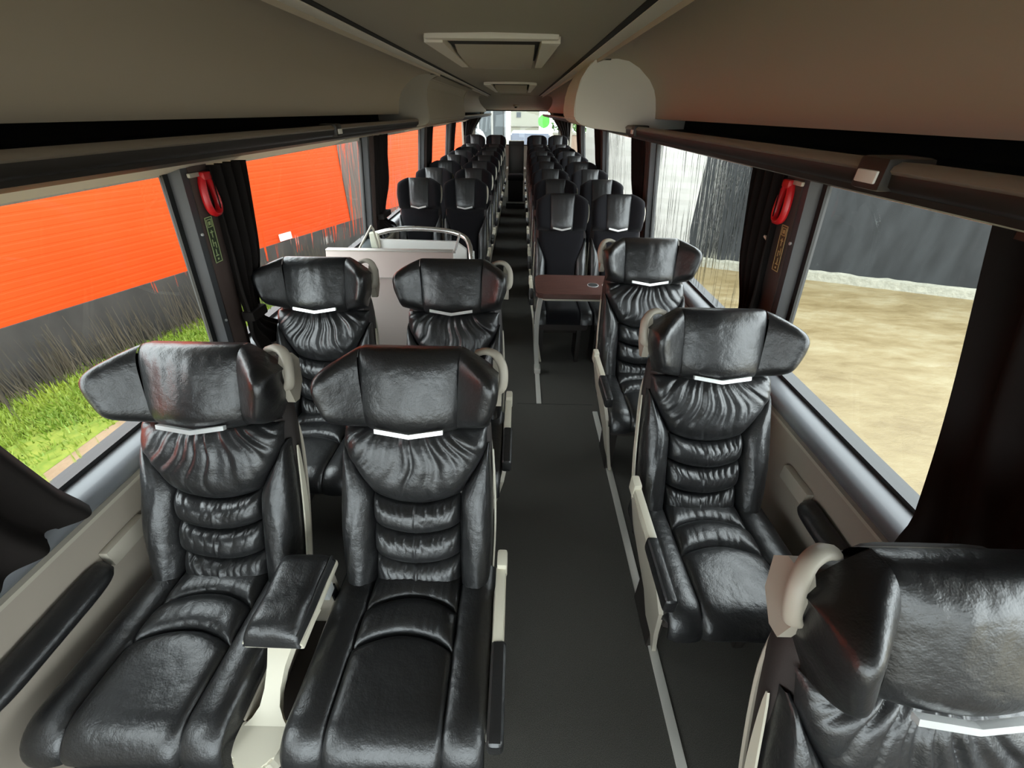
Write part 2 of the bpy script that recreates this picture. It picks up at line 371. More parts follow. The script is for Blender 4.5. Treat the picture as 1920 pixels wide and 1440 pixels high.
bm = bmesh.new(); bmesh.ops.create_cone(bm, cap_ends=True, segments=12, radius1=.02, radius2=.02, depth=.02); bmesh.ops.translate(bm, verts=bm.verts, vec=(0, -.04, -.045)); bmo('lens', bm, 'recess', sp)
sp.location.z = 1.848

# ------------------------------------------------------------------ luggage racks
def rack(s, ya, yb, label, clips=(), rear=False):
    t = empty('luggage_rack', (0, ya, 0)); tag(t, label, 'luggage rack', None)
    L = yb - ya
    prof = [(.392, 1.930), (.43, 1.942), (.48, 1.944), (.53, 1.936), (.58, 1.912), (.63, 1.872), (.658, 1.835), (.672, 1.80), (.680, 1.76), (.684, 1.728)]
    prof = [tuple(p) for p in smoothpts([(x, z) for x, z in prof], 3)] if False else prof
    strip('rack_liner', [(s * x, z) for x, z in prof], 0, L, 'rack', t, thick=-.015 * s, sharp=60)
    # shelf behind the lip, painted black for the shade inside the open rack
    prism('rack_shelf', [(s * .684, 1.735), (s * .80, 1.735), (s * .80, 1.69), (s * .575, 1.684), (s * .575, 1.676), (s * .82, 1.672), (s * .83, 1.75), (s * .684, 1.75)][::1], 0, L, 'recess', t)
    prism('lip_rail', [(s * .548, 1.697), (s * .556, 1.702), (s * .590, 1.700), (s * .600, 1.690), (s * .550, 1.688), (s * .546, 1.692)], 0, L, 'railc' if not rear else 'white', t, sharp=60)
    prism('lip_base', [(s * .550, 1.688), (s * .600, 1.690), (s * .600, 1.676), (s * .562, 1.668), (s * .552, 1.674)], 0, L, 'dark', t, sharp=60)
    prism('service_panel', [(s * .562, 1.668), (s * .62, 1.676), (s * 1.03, 1.62), (s * 1.03, 1.588), (s * .60, 1.652), (s * .566, 1.660)], 0, L, 'dark', t)
    prism('under_panel', [(s * 1.03, 1.62), (s * 1.125, 1.60), (s * 1.118, 1.556), (s * 1.03, 1.588)], 0, L, 'pale', t)
    for y in clips:
        c = box('reading_light', (min(s * .540, s * .60), y - ya - .026, 1.668), (max(s * .540, s * .60), y - ya + .026, 1.706), 'dark', t, .006)
        box('light_button', (min(s * .537, s * .544), y - ya - .018, 1.676), (max(s * .537, s * .544), y - ya + .018, 1.691), 'white', c, .002)
    return t
rack(1, -1.2, 2.12, 'open taupe luggage rack with lip rail above the single seats', (.60, 1.95))
rack(-1, -1.2, 3.05, 'open taupe luggage rack with lip rail above the paired front seats', (1.675,))
rk = rack(1, 2.66, 10.6, 'rear luggage rack with white lip above the rear seats on the table side', (), True)
rk2 = rack(-1, 5.0, 10.6, 'rear luggage rack with white lip above the rear seats behind the stairwell', (), True)
def bulk(s, prof, ya, yb, label, m):
    t = empty('rack_end_panel', (0, ya, 0)); tag(t, label, 'panel')
    P = [tuple(v) for v in smoothpts(prof, 4)] if False else prof
    prism('end_body', [(s * x, z) for x, z in P], 0, yb - ya, m, t, sharp=25, bev=.006)
    bm = bmesh.new(); bmbox(bm, (min(s * .40, s * .45), -.012, 1.924), (max(s * .40, s * .45), .0, 1.932)); bmo('hinge_clip', bm, 'dark', t)
    return t
bulk(1, [(.385, 1.922), (.365, 1.905), (.335, 1.86), (.322, 1.81), (.317, 1.757), (.322, 1.725), (.345, 1.705), (.40, 1.690), (.53, 1.676), (.70, 1.655), (.95, 1.60), (1.06, 1.578), (1.06, 1.90), (.70, 1.955), (.48, 1.957), (.41, 1.945)], 2.12, 2.66, 'pale rounded rack end panel facing forward over the wood table', 'pale')
bulk(-1, [(.395, 1.92), (.46, 1.905), (.485, 1.86), (.486, 1.80), (.478, 1.73), (.482, 1.695), (.50, 1.672), (.60, 1.655), (.95, 1.60), (1.06, 1.578), (1.06, 1.90), (.70, 1.94), (.46, 1.938)], 3.05, 5.0, 'pale smooth overhead panel above the stairwell', 'ceil')

# ================================================================== SEATS
SA, CA = math.sin(.384), math.cos(.384)
def bk(x, s, n): return (x, s * SA - n * CA, .405 + s * CA + n * SA)
def cpath(q, h):
    if q < .42: y, z, ny, nz = .03 - q, .472 + .05 * q, 0, 1
    else:
        a = (q - .42) / .075; cy, cz = -.39, .472 + .021 - .075
        y, z, ny, nz = cy - .075 * math.sin(a), cz + .075 * math.cos(a), -math.sin(a), math.cos(a)
    return y + ny * h, z + nz * h
def edge(u, p=6, e=.5): return max(0., 1 - abs(u) ** p) ** e

def hw(s, w0=.138, w1=.218, a=.33, b=.53): return w0 + (w1 - w0) * sst(a, b, s) ** 1.0
def make_back_cushion(t, idx, slo, shi, seed, m='leather', D=.035, bulge=.05, yoke=False, top=.575):
    """one padded leather section of the back, U-shaped seams, gathered along its upper seam"""
    nz = noise_fn(seed, (60, 95, 150, 210)); nz2 = noise_fn(seed + 9, (70, 120, 180)); nz3 = noise_fn(seed + 5, (25, 40)); nzg = noise_fn(seed + 1, (48, 77, 118, 150)); nzg2 = noise_fn(seed + 4, (70, 110)); nzy = noise_fn(seed + 2, (36, 58, 83)); nzy2 = noise_fn(seed + 8, (120, 170))
    def fn(u, v):
        U = 2 * u - 1
        sm = slo + (shi - slo) * v
        w = hw(sm) if yoke else .138
        x = U * w
        q = 1 - min(1, (x / .138) ** 2)
        lo = slo - D * q; hi = shi - (D * q if not yoke else 0)
        s = lo + (hi - lo) * v
        eu = edge(U, 8, .5); ev = edge(2 * v - 1, 2.6 if not yoke else 3.5, .55)
        n = .018 + bulge * (.25 + .75 * eu) * ev - .02 * (1 - eu)
        dt = 1 - v
        if yoke:
            ang = math.atan2(x, .16 - (s - .52) * 1.0) * .28
            aw = ang + .012 * math.sin(9 * dt + seed); cr = (1 - abs(nzy(aw))) ** 2.5 * math.exp(-dt * 1.3) * .013 + nzy2(aw) * .002 * math.exp(-dt * 2) + nzy(aw * 1.7 + 3) * .004 * math.sin(PI * min(1, dt * 1.2))
        else:
            xx = x * (1 + .25 * dt) + .004 * math.sin(14 * dt + seed); cr = (1 - abs(nzg(xx))) ** 3.5 * math.exp(-dt * 3.4) * .010 + nzg2(xx) * .0022 * math.exp(-dt * 2.2) + nz3(x + s) * .002
            cr -= .006 * math.exp(-((x - .004 * math.sin(seed)) / .004) ** 2) * math.exp(-dt * 1.2)
        n -= cr * eu * min(1, ev * 1.4)
        return bk(x, s, n)
    o = patch('back_cushion', fn, 84, 30 if not yoke else 50, m, t)
    return o

def make_bolster(t, sd, m='leather', w1=.225, ssp=.52):
    nz = noise_fn(7 + sd, (30, 55))
    sec = smoothpts([(0, .014), (.12, .052), (.38, .076), (.70, .078), (.93, .056), (1.0, .01), (.99, -.05)], 4)
    def fn(u, v):
        s = -.09 + (ssp + .09) * v
        xi = hw(s) - .004; xo = w1 + .012 * math.sin(PI * min(1, max(0, s / .5)))
        k = u * (len(sec) - 1); i = min(int(k), len(sec) - 2); p = sec[i].lerp(sec[i + 1], k - i)
        r = edge(max(0, 2 * v - 1), 7, .5)
        x = xi + (max(xo - xi, .004)) * p.x
        return bk(sd * x, s, (p.y * (1 - .45 * sst(.22, .52, s)) + nz(s + u) * .002) * (.25 + .75 * r) - .01 * (1 - r))
    return patch('back_bolster', fn, 24, 40, m, t)

def make_headrest(t, prem, seed, mc='leather', mw='leather'):
    nz = noise_fn(seed, (50, 90, 140)); 
    if prem: XS, S0, S1, NM = .142, .570, .824, .02
    else: XS, S0, S1, NM = .106, .570, .858, .01
    stp = lambda x: S1 - (1.1 if prem else .9) * max(0, abs(x) - (.14 if prem else .12)) ** 1.25
    sbt = lambda x: S0 + (.22 if prem else .05) * max(0, abs(x) - .12)
    rr = lambda v: edge(2 * v - 1, 4.5, .45)
    def cen(u, v):
        U = 2 * u - 1; bkv = max(0., (v - .78) / .22); v = min(1., v / .78)
        if bkv > 0:      # over the top and down the back
            x = U * XS * 1.03; a = bkv * PI
            return bk(x, stp(x) - .11 * bkv ** 1.1, NM - .055 * math.sin(min(PI / 2, a)))
        x = U * XS * (.93 + .10 * v); r = rr(v); eu = edge(U, 10, .5)
        n0 = .080 if prem else .052
        n = n0 + (.026 if prem else .018) * (1 - U * U) - .005 * (1 - eu)
        n += nz(x * .9) * .0016 * math.exp(-((v - .72) / .22) ** 2)
        s = sbt(x) + (stp(x) - sbt(x)) * v - .012 * (1 - U * U) * (1 - v)
        return bk(x, s, NM + (n - NM) * r)
    patch('headrest_cushion', cen, 40, 42, mc, t)
    if prem: sec = [(.142, .074), (.162, .090), (.190, .114), (.218, .135), (.240, .138), (.253, .116), (.253, .066), (.244, .01), (.230, -.03), (.205, -.062), (.15, -.078), (.06, -.084)]
    else: sec = [(.106, .044), (.130, .060), (.165, .078), (.200, .086), (.226, .074), (.238, .045), (.237, .005), (.225, -.03), (.20, -.055), (.14, -.07), (.06, -.074)]
    sec = smoothpts(sec, 4)
    for sd in (-1, 1):
        def win(u, v):
            k = u * (len(sec) - 1); i = min(int(k), len(sec) - 2); p = sec[i].lerp(sec[i + 1], k - i)
            sc = (.86 + .15 * sst(0, .55, v) - .05 * sst(.7, 1, v)) if prem else (.93 + .07 * sst(0, .5, v) - .07 * sst(.5, 1, v))
            xs = XS * (.93 + .10 * v); x = xs + (p.x - XS) * (sc if p.x > XS else 1); x = max(0, x)
            r = rr(v); fwd = 1 + (.12 * sst(.2, .8, v) if prem else 0)
            n = NM + (p.y * (fwd if p.y > 0 else 1) - NM) * r
            xe = max(x, .21) if p.y < .03 and u > .4 else x
            s = sbt(xe) + (stp(xe) - sbt(xe)) * v
            return bk(sd * x, s, n)
        patch('headrest_wing', win, 40, 30, mw, t)

def chevron(t, s=.572, n=.098, hwid=.098):
    hgt = .013
    V = []; F = []
    for side, nn in ((0, n + .004), (1, n - .009)):
        for (x, ds) in ((-hwid, .012), (0, -.004), (hwid, .012)):
            V.append(bk(x, s + ds - hgt / 2, nn)); V.append(bk(x, s + ds + hgt / 2, nn))
    for b in (0, 2): F.append((b, b + 2, b + 3, b + 1)); F.append((6 + b, 7 + b, 9 + b, 8 + b)); F.append((b, 6 + b, 8 + b, b + 2)); F.append((b + 1, b + 3, 9 + b, 7 + b))
    F += [(0, 1, 7, 6), (4, 10, 11, 5)]
    return mk('chevron_trim', V, F, 'chrome', t, False)

def handle(t, sd, prem=True):
    if prem:
        loop = [(.185, .800, .0), (.216, .808, .012), (.246, .798, .026), (.264, .768, .036), (.268, .730, .038), (.262, .700, .034), (.244, .688, .026)]
        o = tube('grab_handle', [bk(sd * x, s, n) for x, s, n in loop], .0095, 'creamd', t, nseg=10, flat=1.6)
        plate = [(.785, .030), (.792, .0), (.770, -.035), (.70, -.045), (.645, -.02), (.640, .005), (.69, .035), (.74, .045)]
        V = [bk(sd * x, s, n) for x in (.236, .260) for s, n in plate]; k = len(plate)
        mk('handle_plate', V, [tuple(range(k))[::-1], tuple(range(k, 2 * k))] + [(i, (i + 1) % k, k + (i + 1) % k, k + i) for i in range(k)], 'creamd', o, True, 30)
    else:
        loop = [(.175, .815, -.03), (.215, .800, -.014), (.236, .765, .004), (.240, .71, .014), (.234, .66, .014), (.222, .635, .006)]
        o = tube('grab_handle', [bk(sd * x, s, n) for x, s, n in loop], .0095, 'cream', t, nseg=6, flat=1.4, smooth=3)
    return o

def side_trims(t, sd):
    # cream piping strip beside the bolster and a thin one on the shell's rear edge
    P = []; V = []; F = []
    N = 22
    for i in range(N + 1):
        v = i / N; s = -.03 + .52 * v
        w = .013 * math.sin(PI * min(1, .12 + .88 * v)) ** .6 + .002
        x = .232 + .010 * math.sin(PI * min(1, max(0, s / .5)))
        for n in (-.028 - w, -.028 + w): V.append(bk(sd * x, s, n))
        for n in (-.028 - w, -.028 + w): V.append(bk(sd * (x + .005), s, n))
    for i in range(N):
        b = 4 * i
        F += [(b + 2, b + 3, b + 7, b + 6), (b, b + 2, b + 6, b + 4), (b + 1, b + 5, b + 7, b + 3)]
    mk('side_trim', V, F, 'cream', t, True, 40)
    tube('rear_piping', [bk(sd * x, s, -.074) for x, s in ((.216, -.05), (.226, .15), (.230, .33), (.224, .50), (.200, .60))], .006, 'creamd', t, nseg=6, smooth=4)

def shell(t, prem):
    top = .79 if prem else .81
    sec = [(-.226, -.02), (-.230, -.045), (-.222, -.072), (-.16, -.088), (0, -.092), (.16, -.088), (.222, -.072), (.230, -.045), (.226, -.02), (.2, .012), (-.2, .012)]
    sp = []
    N = 16; V = []; F = []; k = len(sec)
    for i in range(N + 1):
        v = i / N; s = -.10 + (top + .10) * v
        e = edge(v, 9, .5) if v < 1 else .0
        sc = (.97 + .05 * math.sin(PI * v)) * (.55 + .45 * e) * (1 - .10 * sst(.75, 1, v))
        for x, n in sec: V.append(bk(x * sc, s, -.03 + (n + .03) * (.35 + .65 * e)))
    for i in range(N):
        for j in range(k): F.append((i * k + j, i * k + (j + 1) % k, (i + 1) * k + (j + 1) % k, (i + 1) * k + j))
    F += [tuple(range(k))[::-1], tuple(N * k + j for j in range(k))]
    return mk('back_shell', V, F, 'shell', t, True, 50)

def cushion_part(t, name, qa, qb, xw, seed, m, nu, nv, bulge, arc=.045, gather=.0, first=False):
    nz = noise_fn(seed, (60, 100, 150)); nz2 = noise_fn(seed + 3, (14, 23))
    def fn(u, v):
        U = 2 * u - 1; x = U * xw
        a = qa + (arc * U * U if not first else 0); b = qb + (arc * U * U if qb < .4 else 0); q = a + (b - a) * v
        eu = edge(U, 9, .5); ev = edge(2 * v - 1, 3 if qb < .4 else 9, .5)
        h = -.006 + bulge * eu * ev + nz2(q * 1.2 + x) * .0018
        if gather: h -= (1 - abs(nz(x))) ** 3 * gather * math.exp(-(1 - v) * 3.5) * eu * ev
        y, z = cpath(q, h); return (x, y, z)
    return patch(name, fn, nu, nv, m, t)

def cushion_bolster(t, sd, m):
    sec = smoothpts([(.139, -.004), (.150, .010), (.180, .019), (.212, .019), (.238, .008), (.249, -.02), (.249, -.07), (.240, -.11)], 4)
    def fn(u, v):
        q = -.01 + .545 * v; k = u * (len(sec) - 1); i = min(int(k), len(sec) - 2); p = sec[i].lerp(sec[i + 1], k - i)
        y, z = cpath(q, 0)
        if q < .42: ny, nz_ = 0, 1
        else: a = (q - .42) / .075; ny, nz_ = -math.sin(a), math.cos(a)
        h = p.y * (1 - .35 * sst(.75, 1, v))
        if p.y > -.01: return (sd * p.x, y + ny * h, z + nz_ * h)
        fr = max(0, (q - .42) / .115)
        return (sd * (p.x - .02 * fr), y + .0 * h + .03 * fr * min(1, -h / .1), z + h * (1 - fr))
    return patch('seat_bolster', fn, 28, 36, m, t)

def armrest(t, sd, prem=True):
    x0, x1 = .256, .288
    bm = bmesh.new()
    bmbox(bm, (x0 + .002, -.06, .575), (x1, -.005, .640), .008)
    bmbox(bm, (x0, -.265, .580), (x1 - .004, -.045, .622), .009)
    if sd < 0: bmesh.ops.scale(bm, verts=bm.verts, vec=(-1, 1, 1))
    a = bmo('armrest', bm, 'cream', t)
    bm = bmesh.new(); bmbox(bm, (x0 - .002, -.470, .568), (x1 + .004, -.255, .626), .014, 3)
    if sd < 0: bmesh.ops.scale(bm, verts=bm.verts, vec=(-1, 1, 1))
    bmo('arm_pad', bm, 'leather', a)
    # slanting side leg down to the floor rail
    V = []
    prof = [(-.02, .60), (-.25, .585), (-.38, .53), (-.41, .45), (-.35, .20), (-.32, .010), (-.24, .010), (-.21, .25), (-.05, .42)]
    for k in (0, 1):
        for y, z in prof:
            xo = .286 - max(0, (.58 - z)) * .20 - k * .016
            V.append((sd * xo, y, z))
    n = len(prof)
    mk('side_leg', V, [tuple(range(n)), tuple(range(n, 2 * n))[::-1]] + [(i, (i + 1) % n, n + (i + 1) % n, n + i) for i in range(n)], 'creamd' if prem else 'cream', t, True, 30)

def base(t):
    box('seat_pan', (-.225, -.40, .335), (.225, .06, .452), 'shell', t, .02)
    bm = bmesh.new()
    bmbox(bm, (-.19, -.30, .0), (-.15, -.10, .34), .006); bmbox(bm, (.15, -.30, .0), (.19, -.10, .34), .006); bmbox(bm, (-.19, -.24, .24), (.19, -.18, .30), .006)
    bmo('pedestal', bm, 'dark', t)

def premium_seat(loc, sd, label, seed, buckle=False, arm=True):
    t = empty('coach_seat', loc); tag(t, label, 'seat', 'leather wing headrest seats in the front lounge')
    shell(t, True)
    make_back_cushion(t, 0, .035, .155, seed, bulge=.045)
    make_back_cushion(t, 1, .155, .260, seed + 1)
    make_back_cushion(t, 2, .260, .362, seed + 2)
    make_back_cushion(t, 3, .362, .578, seed + 3, yoke=True, bulge=.053)
    for k in (-1, 1): make_bolster(t, k); side_trims(t, k)
    make_headrest(t, True, seed + 4)
    chevron(t); handle(t, sd)
    cushion_part(t, 'seat_roll', 0, .105, .140, seed + 5, 'leather', 50, 16, .030, gather=.006, first=True)
    cushion_part(t, 'seat_roll', .105, .215, .142, seed + 6, 'leather', 50, 16, .034, gather=.006)
    cushion_part(t, 'seat_cushion', .215, .54, .146, seed + 7, 'leather', 30, 30, .026)
    for k in (-1, 1): cushion_bolster(t, k, 'leather')
    base(t)
    if arm: armrest(t, sd)
    if buckle:
        b = box('seat_belt_buckle', (-.268, -.10, .50), (-.250, -.06, .57), 'chrome', t, .004); box('belt_webbing', (-.262, -.07, .36), (-.256, -.045, .50), 'seal', b)
    return t

def standard_seat(sd, hs, arm=True):
    t = empty('coach_seat'); 
    shell(t, False)
    def fn(u, v):
        U = 2 * u - 1; s = -.03 + .61 * v; x = U * hw(s, .138, .205, .28, .50)
        eu = edge(U, 8, .5); ev = edge(2 * v - 1, 9, .5)
        return bk(x, s, .012 + (.034 + .012 * math.sin(PI * v)) * (.3 + .7 * eu) * ev)
    patch('back_cushion', fn, 20, 24, 'fabric', t)
    for k in (-1, 1): make_bolster(t, k, 'leather2'); side_trims(t, k)
    make_headrest(t, False, 33, 'leather2', 'fabric')
    chevron(t, .572, .070, .082); handle(t, hs, False)
    cushion_part(t, 'seat_cushion', 0, .54, .146, 5, 'fabric', 16, 24, .026)
    for k in (-1, 1): cushion_bolster(t, k, 'leather2')
    base(t)
    if arm: armrest(t, sd, False)
    for c in t.children: c.data.transform(Matrix.Diagonal((.89, 1, 1, 1)))
    for c in [g for k in t.children for g in k.children]: c.data.transform(Matrix.Diagonal((.89, 1, 1, 1)))
    return t

CH, CHS = .12, .15        # chevron lies this far behind the seat origin
XL, XLA, XR = -.8404, -.2124, .8085
premium_seat((XL, .8906 - CH, 0), 1, 'black leather seat by the grass side window, in the pair without a partition behind', 11, arm=False)
premium_seat((XLA, .8906 - CH, 0), 1, 'black leather aisle seat beside the padded centre armrest with the belt buckle', 23, True)
premium_seat((XL, 1.7414 - CH, 0), 1, 'black leather window seat directly in front of the pinkish partition', 37, arm=False)
premium_seat((XLA, 1.7414 - CH, 0), 1, 'black leather aisle seat directly in front of the pinkish partition', 41)
premium_seat((XR, .243 - CH, 0), -1, 'single black leather seat farthest from the wood table, seen from above its grab handle', 53)
premium_seat((XR, 1.2091 - CH, 0), -1, 'middle single black leather seat between two other single seats', 67)
premium_seat((XR, 2.1732 - CH, 0), -1, 'single black leather seat standing against the wood table', 71)

ORD = ['first', 'second', 'third', 'fourth', 'fifth', 'sixth', 'seventh', 'eighth', 'last']
PROTO = {(1, 'aisle'): standard_seat(-1, 1), (-1, 'aisle'): standard_seat(1, 1), (1, 'window'): standard_seat(-1, 1, False)}
PROTO[(-1, 'window')] = copy_tree(PROTO[(1, 'window')]); used = set()
PITCHY = .83
for k in range(9):
    for side in (1, -1):
        if side < 0 and k == 0: continue
        for x, nm in ((.4348, 'aisle'), (.8828, 'window')):
            y = 3.4352 - CHS + PITCHY * k if side > 0 else 4.2380 - CHS + PITCHY * (k - 1)
            z = 0 if k < 8 else .12
            nk = (side, nm if k < 8 else 'window'); o = PROTO[nk] if nk not in used else copy_tree(PROTO[nk]); used.add(nk)
            o.location = (side * x, y, z)
            kk = k if side > 0 else k - 1
            row = ORD[kk] if (kk < (8 if side > 0 else 7)) else 'last'
            tag(o, 'black fabric and leather %s seat, %s row behind the %s' % (nm, row, 'wood table' if side > 0 else 'stairwell'), 'seat', 'black rear coach seats')
# middle seat of the rear bench and step before it
mid = empty('rear_middle_seat', (0, 10.02, .12)); tag(mid, 'narrow black fabric middle seat of the rear bench at the aisle end', 'seat')
def fnm(u, v):
    U = 2 * u - 1; s = -.03 + .70 * v
    return bk(U * .165, s, .0 + .05 * edge(U, 8, .5) * edge(2 * v - 1, 10, .5))
patch('back_cushion', fnm, 16, 20, 'walld', mid)
prism('back_shell', [(-.0, .36), (.27, 1.09), (.33, 1.09), (.10, .36)], -.165, .165, 'shell', mid, axis='x')
box('top_trim', (-.16, .235, 1.085), (.16, .30, 1.10), 'cream', mid, .004)
def fnc(u, v):
    U = 2 * u - 1; y, z = cpath(.54 * v, .03 * edge(U, 8, .5)); return (U * .165, y, z)
patch('seat_cushion', fnc, 16, 20, 'fabric', mid)
box('seat_pan', (-.16, -.38, .0), (.16, .06, .44), 'shell', mid, .01)
for s in (-1, 1):
    bm = bmesh.new(); bmbox(bm, (s * .187 - .018, -.36, .57), (s * .187 + .018, .06, .62), .012); bmo('armrest', bm, 'cream', mid)
st = empty('aisle_step', (0, 9.45, 0)); tag(st, 'carpeted step with a pale edge strip before the rear bench', 'step')
box('step_block', (-.20, .0, 0), (.20, 1.0, .12), 'carpet', st, .005); box('edge_strip', (-.20, -.006, .105), (.20, .05, .126), 'rail', st, .003)

# padded console armrests between the paired seats
def console(y0, label):
    t = empty('armrest_console', (-.529, y0, 0)); tag(t, label, 'armrest', None)
    def lid(u, v):
        U = 2 * u - 1; V_ = 2 * v - 1
        e = edge(U, 5, .45) * edge(V_, 7, .45)
        wx = .079 * (1 - .05 * v)
        return (U * wx, .03 - .25 * v, .585 + .055 * e + .004 * math.sin(9 * v + 2 * u))
    l = patch('pad_lid', lid, 28, 36, 'leather', t)
    box('lid_base', (-.080, -.215, .566), (.080, .03, .592), 'cream', t, .006)
    tube('lid_seam', [(.066, -.205, .612), (.072, -.10, .622), (.074, .02, .622)], .0035, 'leather2', l, nseg=6)
    # arm bar running forward and down from under the lid to the tray
    V = []; F = []; secs = [(-.10, .572, .070), (-.165, .562, .058), (-.195, .548, .034), (-.235, .520, .024), (-.275, .486, .021), (-.305, .460, .026), (-.325, .446, .040), (-.34, .440, .055)]
    for y, z, w in secs:
        for x, dz in ((-w, -.03), (w, -.03), (w, 0), (-w, 0)): V.append((x, y, z + dz))
    for i in range(len(secs) - 1):
        for j in range(4): F.append((4 * i + j, 4 * i + (j + 1) % 4, 4 * i + 4 + (j + 1) % 4, 4 * i + 4 + j))
    F += [(3, 2, 1, 0), tuple(4 * (len(secs) - 1) + j for j in range(4))]
    mk('console_bar', V, F, 'cream', t, True, 40)
    out = smoothpts([(-.060, -.325), (-.060, -.375), (-.042, -.415), (0, -.43), (.042, -.415), (.060, -.375), (.060, -.325)], 4)
    prism('console_tray', [tuple(p) for p in out], .375, .440, 'cream', t, axis='z', bev=.006, sharp=30)
    for s in (-1, 1): box('console_side', (s * .058 - .003, -.33, .30), (s * .058 + .003, .0, .445), 'creamd', t, .002)
    box('console_back', (-.055, -.02, .03), (.055, .03, .57), 'creamd', t, .006)
    box('console_foot', (-.05, -.36, 0), (.05, -.02, .32), 'shell', t, .004)
    return t
console(.72, 'padded black armrest on a cream console between the front seat pair')
console(1.571, 'padded black armrest on a cream console between the pair before the partition')
# wall armrests
def wallarm(s, y, label, ln=.27):
    t = empty('wall_armrest', (s * 1.15, y, 0)); tag(t, label, 'armrest', 'padded armrests on the side walls')
    def pad(u, v):
        U = 2 * u - 1; an = PI * (u * 1.25 - .15)
        e = edge(2 * v - 1, 6, .5)
        return (-s * (.002 + .060 * math.sin(max(0, min(PI, an))) * e + .012 * e), .02 - ln * v, .60 - .035 * math.cos(an) * e - .01 * v)
    patch('arm_pad', pad, 14, 24, 'leather', t)
    box('arm_bracket', (min(0, -s * .03), .02, .575), (max(0, -s * .03), .17, .635), 'creamd', t, .008)
    return t
wallarm(-1, .70, 'black padded wall armrest beside the window seat of the front pair', .42)
wallarm(-1, 1.55, 'black padded wall armrest before the pinkish partition')
wallarm(1, .99, 'black padded wall armrest beside the middle single seat')
wallarm(1, 2.0, 'black padded wall armrest beside the single seat next to the table')

# ------------------------------------------------------------------ table
tb = empty('wood_table', (0, 0, 0)); tag(tb, 'dark red wood table with cup holes on a pale curved leg', 'table')
def rrect(x0, x1, y0, y1, r, corners=(1, 1, 1, 1)):
    P = []
    for (cx, cy, a, on) in ((x1 - r, y1 - r, 0, corners[0]), (x0 + r, y1 - r, 90, corners[1]), (x0 + r, y0 + r, 180, corners[2]), (x1 - r, y0 + r, 270, corners[3])):
        if on: P += [(cx + r * math.cos(math.radians(a + k * 15)), cy + r * math.sin(math.radians(a + k * 15))) for k in range(7)]
        else: P.append((cx + (r if a in (0, 270) else -r), cy + (r if a in (0, 90) else -r)))
    return P
prism('table_top', rrect(.215, 1.14, 2.62, 3.01, .05, (0, 1, 1, 0)), .700, .735, 'wood', tb, axis='z', bev=.006, sharp=30)
prism('under_frame', rrect(.26, 1.13, 2.66, 2.97, .03), .672, .700, 'cream', tb, axis='z')
for (cx, cy) in ((.617, 2.80), (.72, 2.80)):
    bm = bmesh.new(); bmesh.ops.create_cone(bm, cap_ends=True, segments=24, radius1=.040, radius2=.040, depth=.002); bmesh.ops.translate(bm, verts=bm.verts, vec=(cx, cy, .7365)); c_ = bmo('cup_ring', bm, 'chrome', tb)
    bm = bmesh.new(); bmesh.ops.create_cone(bm, cap_ends=True, segments=24, radius1=.034, radius2=.034, depth=.002); bmesh.ops.translate(bm, verts=bm.verts, vec=(cx, cy, .738)); bmo('cup_recess', bm, 'recess', c_)
legp = smoothpts([(.262, 2.78, .69), (.243, 2.79, .56), (.236, 2.80, .40), (.243, 2.815, .22), (.256, 2.83, .02)], 5)
V = []; F = []
for p in legp:
    for dx, dy in ((-.016, -.03), (.016, -.03), (.016, .03), (-.016, .03)): V.append((p.x + dx, p.y + dy, p.z))
for i in range(len(legp) - 1):
    for j in range(4): F.append((4 * i + j, 4 * i + (j + 1) % 4, 4 * i + 4 + (j + 1) % 4, 4 * i + 4 + j))
F += [(3, 2, 1, 0), tuple(4 * (len(legp) - 1) + j for j in range(4))]
mk('table_leg', V, F, 'rail', tb, True, 40)
box('leg_foot', (.234, 2.78, .008), (.282, 2.87, .05), 'rail', tb, .004)

# ------------------------------------------------------------------ stairwell partition and handrail
pt = empty('stairwell_partition', (0, 2.42, 0)); tag(pt, 'pinkish grey partition panel behind the paired seats', 'partition')
mk('lower_panel', [(x, y, z) for y in (0, .03) for x, z in ((-1.12, 0), (-.285, 0), (-.285, .90), (-1.12, .90))], [(0, 1, 2, 3), (7, 6, 5, 4), (0, 4, 5, 1), (1, 5, 6, 2), (2, 6, 7, 3), (3, 7, 4, 0)], 'partition', pt, False)
prism('upper_panel', [(-.012, .905), (.05, 1.045), (.08, 1.045), (.03, .905)], -1.06, -.30, 'partition', pt, axis='x')
box('panel_joint', (-1.12, -.004, .895), (-.285, .02, .907), 'rail', pt)
box('top_edge', (-1.06, .045, 1.043), (-.30, .085, 1.052), 'rail', pt, .002)
tube('end_strip', [(-.292, .06, 1.04), (-.285, .14, 1.07), (-.278, .24, 1.105)], .007, 'chrome', pt, nseg=6, smooth=2)
hr = empty('stairwell_handrail', (0, 3.45, 0)); tag(hr, 'curved silver handrail on a pale wall around the stairwell', 'handrail')
tube('rail_tube', [(-1.10, -.02, .90), (-.95, 0, .935), (-.75, .02, .945), (-.50, .02, .93), (-.36, -.02, .90), (-.30, -.12, .86), (-.275, -.25, .80), (-.27, -.30, .70), (-.27, -.30, .40), (-.27, -.30, .03)], .02, 'steel', hr, nseg=12)
prism('rear_wall', [(-1.12, 0), (-.34, 0), (-.34, .79), (-.42, .85), (-1.12, .86)], -.01, .03, 'partition2', hr, axis='y', bev=.004)
prism('aisle_wall', [(-.30, 0), (.0, 0), (.0, .78), (-.22, .73), (-.30, .66)], -.30, -.275, 'partition2', hr, axis='x', bev=.003)
box('rail_bracket', (-1.115, -.05, .80), (-1.045, .0, .925), 'cream', hr, .014, 3)
ds = empty('door_screen', (-1.0, 2.62, 0)); tag(ds, 'slanted clear grey screen by the stairwell door', 'screen')
